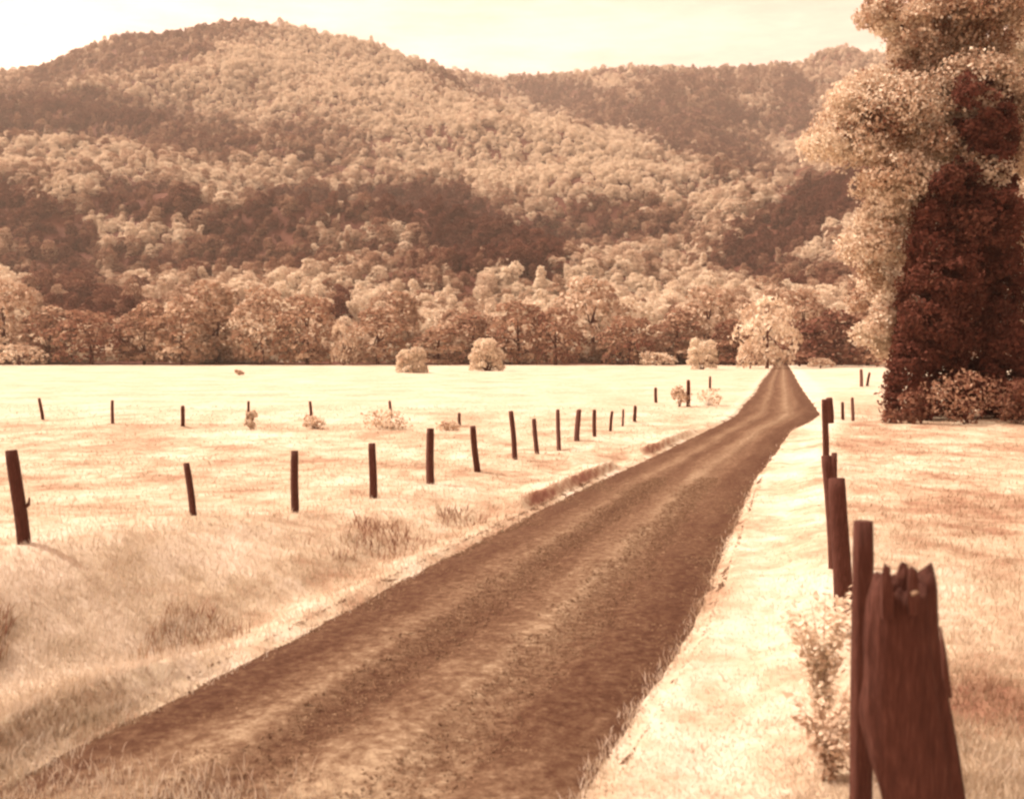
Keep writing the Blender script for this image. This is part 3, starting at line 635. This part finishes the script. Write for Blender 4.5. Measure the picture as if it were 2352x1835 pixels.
round_bush('wide domed pale bush, middle of the three, with a dark band low down', 1118, 852, 84, 78, 2, .5)
round_bush('tall thumb-shaped pale bush nearest the road', 1612, 848, 74, 77, 3, .42)

# ------------------------------------------------------------------ weeds
GW = 'weed clumps along the fences'
bush('weed_clump', 'narrow tall weed clump around a faint far post', 'weeds', 577, 988, 36, 44, .80, 420, .13, GW)
bush('weed_clump', 'low weed mound under the short reddish far post', 'weeds', 727, 985, 74, 26, .80, 420, .13, GW)
bush('weed_clump', 'widest weed mound on the far cross fence', 'weeds', 890, 985, 124, 36, .80, 700, .13, GW)
bush('weed_clump', 'sparse weeds beside the right stub of the far cross fence', 'weeds', 1030, 990, 70, 20, .82, 300, .13, GW)
bush('weed_clump', 'brown weed clump at the foot of the tall far post near the road', 'weeds', 1560, 935, 88, 48, .70, 600, .15, GW)
bush('weed_clump', 'pale weeds right of the tall far post near the road', 'weeds', 1625, 930, 84, 34, .80, 400, .15, GW)
bush('weed_clump', 'small dark tuft alone in the mown field', 'weeds', 551, 862, 30, 10, .62, 200, .3, GW)

def leafy_weed(label, u, v, h_px, w_px, tone, d, seed, n=420, leaf=0.05):
    rs = random.Random(seed); p = P(u, v, d); p.z = G(p.x, p.y); H = P(u, v - h_px, d).z - p.z; W = w_px / F * d * S
    root = empty('leafy_weed', p); tag(root, label, 'weed', 'leafy weeds beside the near posts')
    V, Fc = [], []; cen, nor, siz = [], [], []
    for k in range(11):
        th = rs.uniform(0, 6.28); sp = W * .5 * rs.uniform(.2, 1); hh = H * rs.uniform(.55, 1)
        a = Vector((rs.uniform(-.04, .04), rs.uniform(-.04, .04), -.03)); c = Vector((sp * math.cos(th), sp * math.sin(th), hh)); m_ = a.lerp(c, .5) + Vector((-c.x * .2, -c.y * .2, hh * .1))
        tube(V, Fc, [a, m_, c], [.006, .004, .0015], 5)
        for q in range(n // 11):
            f = rs.uniform(.25, 1.03); s_ = a.lerp(m_, f * 2) if f < .5 else m_.lerp(c, f * 2 - 1)
            cen.append(s_ + Vector((rs.gauss(0, .035), rs.gauss(0, .035), rs.gauss(0, .02)))); nor.append((rs.gauss(0, .6), rs.gauss(0, .6), 1)); siz.append(leaf * rs.uniform(.5, 1.4))
    obj('stem', quads('stem', V, Fc), M_LEAF, root)['tone'] = tone - .2
    o = obj('foliage', leaf_mesh('weed_leaves', np.array([tuple(c) for c in cen]), np.array(nor), np.array(siz), RNG.normal(0, .09, len(cen)), .55), M_LEAF, root); o['tone'] = tone
leafy_weed('tall pale leafy weed on the verge left of the near round post', 1890, 1600, 255, 270, .95, 9.2, 1, 1500, .05)
leafy_weed('lower brown leafy weed at the foot of the near round post', 1905, 1735, 150, 190, .78, 8.2, 2, 700, .05)
leafy_weed('small pale weed behind the others at the foot of the dark post', 1925, 1470, 90, 80, .80, 12.0, 3, 260, .05)

# ------------------------------------------------------------------ grass
def blades(n, vr, ur, hgt, wid, seed, tone_off=0.0, where=None, jit=0.07):
    rng = np.random.default_rng(seed)
    v = rng.uniform(vr[0], vr[1], n); u = rng.uniform(ur[0], ur[1], n)
    cy = -(v - CV) / F; yy = math.cos(PITCH) + cy * math.sin(PITCH); zz = -math.sin(PITCH) + cy * math.cos(PITCH)
    d = np.full(n, 12.0)
    for _ in range(8):
        x = (u - CU) / F * d / yy; h = ground_u(x, d); d = np.clip(0.5 * d + 0.5 * h / (zz / yy), 2, 90)
    d = d + rng.uniform(-.3, .3, n); x = (u - CU) / F * d / yy + rng.uniform(-.3, .3, n); h = ground_u(x, d)
    cx, _, w = road_at(d); t = (x - cx) * .963
    ok = (np.abs(t) > w / 2 - 0.15 + 0.35 * (rng.random(n) - .5) * 1.2)
    if where is None: ok |= (t < 0.5) & (d + 0.32 * (t + 2.3) + (rng.random(n) - .5) * 1.6 < 8.75) & (rng.random(n) < .45)
    if where is not None: ok &= where(x, d, t, w)
    x, d, h, t = x[ok], d[ok], h[ok], t[ok]; m = len(x)
    tall = 0.55 + 0.9 * fbm(x * .4, d * .4, 55); tall *= np.where((t > 2.4) & (t < 4.4), 0.5, 1)
    H = hgt * tall * rng.uniform(.5, 1.4, m) * S; Wd = np.maximum(wid, d * S * wid * .10) * rng.uniform(.7, 1.3, m)
    th = rng.uniform(0, 2 * np.pi, m); lean = rng.uniform(.1, .75, m) * H; dr = rng.uniform(0, 2 * np.pi, m)
    B = np.stack([x * S, d * S, CAM_Z + h * S - 0.02], -1); sd = np.stack([np.cos(th), np.sin(th), 0 * th], -1) * Wd[:, None] / 2
    ln = np.stack([np.cos(dr) * lean, np.sin(dr) * lean, H], -1); md_ = ln * np.array([.4, .4, .58])
    V = np.stack([B - sd, B + sd, B + md_ + sd * .7, B + md_ - sd * .7, B + ln], 1).reshape(-1, 3)
    b = np.arange(m)[:, None] * 5
    me = bpy.data.meshes.new('grass'); T = np.concatenate([b + [0, 1, 2], b + [0, 2, 3], b + [3, 2, 4]], 1).reshape(-1, 3)
    tone = np.repeat(dryness(x, d) + tone_off + rng.normal(0, jit, m), 3)
    return mesh_np('grass', V, T, False, {'leaf': ('FACE', tone)})
gr = obj('meadow_grass', blades(260000, (930, 2150), (-450, 2850), 0.105, 0.008, 5, 0.14), M_BLADE)
tag(gr, 'pale seeding grass standing on the verges and nearer meadows', 'grass', kind='stuff')
def ditch(x, d, t, w): return (t < -w / 2 - 0.5) & (t > -w / 2 - 2.6) & (fbm(x * .8, d * .45, 77) > 0.57)
dw = obj('ditch_weeds', blades(36000, (1130, 1800), (-300, 1350), 0.20, 0.010, 9, -0.20, ditch, .18), M_BLADE)
tag(dw, 'brown ragged weeds along the ditch left of the road', 'weeds', kind='stuff')

# loose stones on the road
def stones(n, seed):
    rng = np.random.default_rng(seed); d = 3 + 32 * rng.random(n) ** 1.5; cx, _, w = road_at(d); t = rng.uniform(-1.05, 1.05, n) * w / 2
    x = cx + t / .963; z = ground_u(x, d); r = (0.004 + 0.008 * rng.random(n) ** 4) * (1 + d / 30)
    o = np.array([(1, 0, 0), (0, 1, 0), (-1, 0, 0), (0, -1, 0), (0, 0, .7), (0, 0, -.7)])
    V = np.stack([x * S, d * S, CAM_Z + z * S - .005], -1)[:, None, :] + o[None] * r[:, None, None] * rng.uniform(.6, 1.3, (n, 6, 1))
    f = np.array([(0, 1, 4), (1, 2, 4), (2, 3, 4), (3, 0, 4), (1, 0, 5), (2, 1, 5), (3, 2, 5), (0, 3, 5)])
    return mesh_np('gravel', V.reshape(-1, 3), (np.arange(n)[:, None, None] * 6 + f[None]).reshape(-1, 3), False)
gv = obj('road_gravel', stones(70000, 4), M_STONE); tag(gv, 'loose small stones lying on the dirt road', 'gravel', kind='stuff')

# ------------------------------------------------------------------ haze
x0, x1, y0, y1, z0, z1 = -2600, 2600, -40, 2250, -14, 760
hv = [(x, y, z) for x in (x0, x1) for y in (y0, y1) for z in (z0, z1)]
hz = obj('haze', mesh_np('haze', hv, [(0, 1, 3, 2), (4, 6, 7, 5), (0, 4, 5, 1), (2, 3, 7, 6), (0, 2, 6, 4), (1, 5, 7, 3)], False))
m, t = mat('haze'); pv = N(t, 'ShaderNodeVolumePrincipled'); pv.inputs['Color'].default_value = (0.95, 0.78, 0.66, 1); pv.inputs['Density'].default_value = 0.00019; pv.inputs['Anisotropy'].default_value = 0.2
o_ = N(t, 'ShaderNodeOutputMaterial'); L(t, pv.outputs[0], o_.inputs['Volume']); hz.data.materials.append(m)
tag(hz, 'thin pale haze hanging over the valley and mountain', 'haze', kind='stuff')
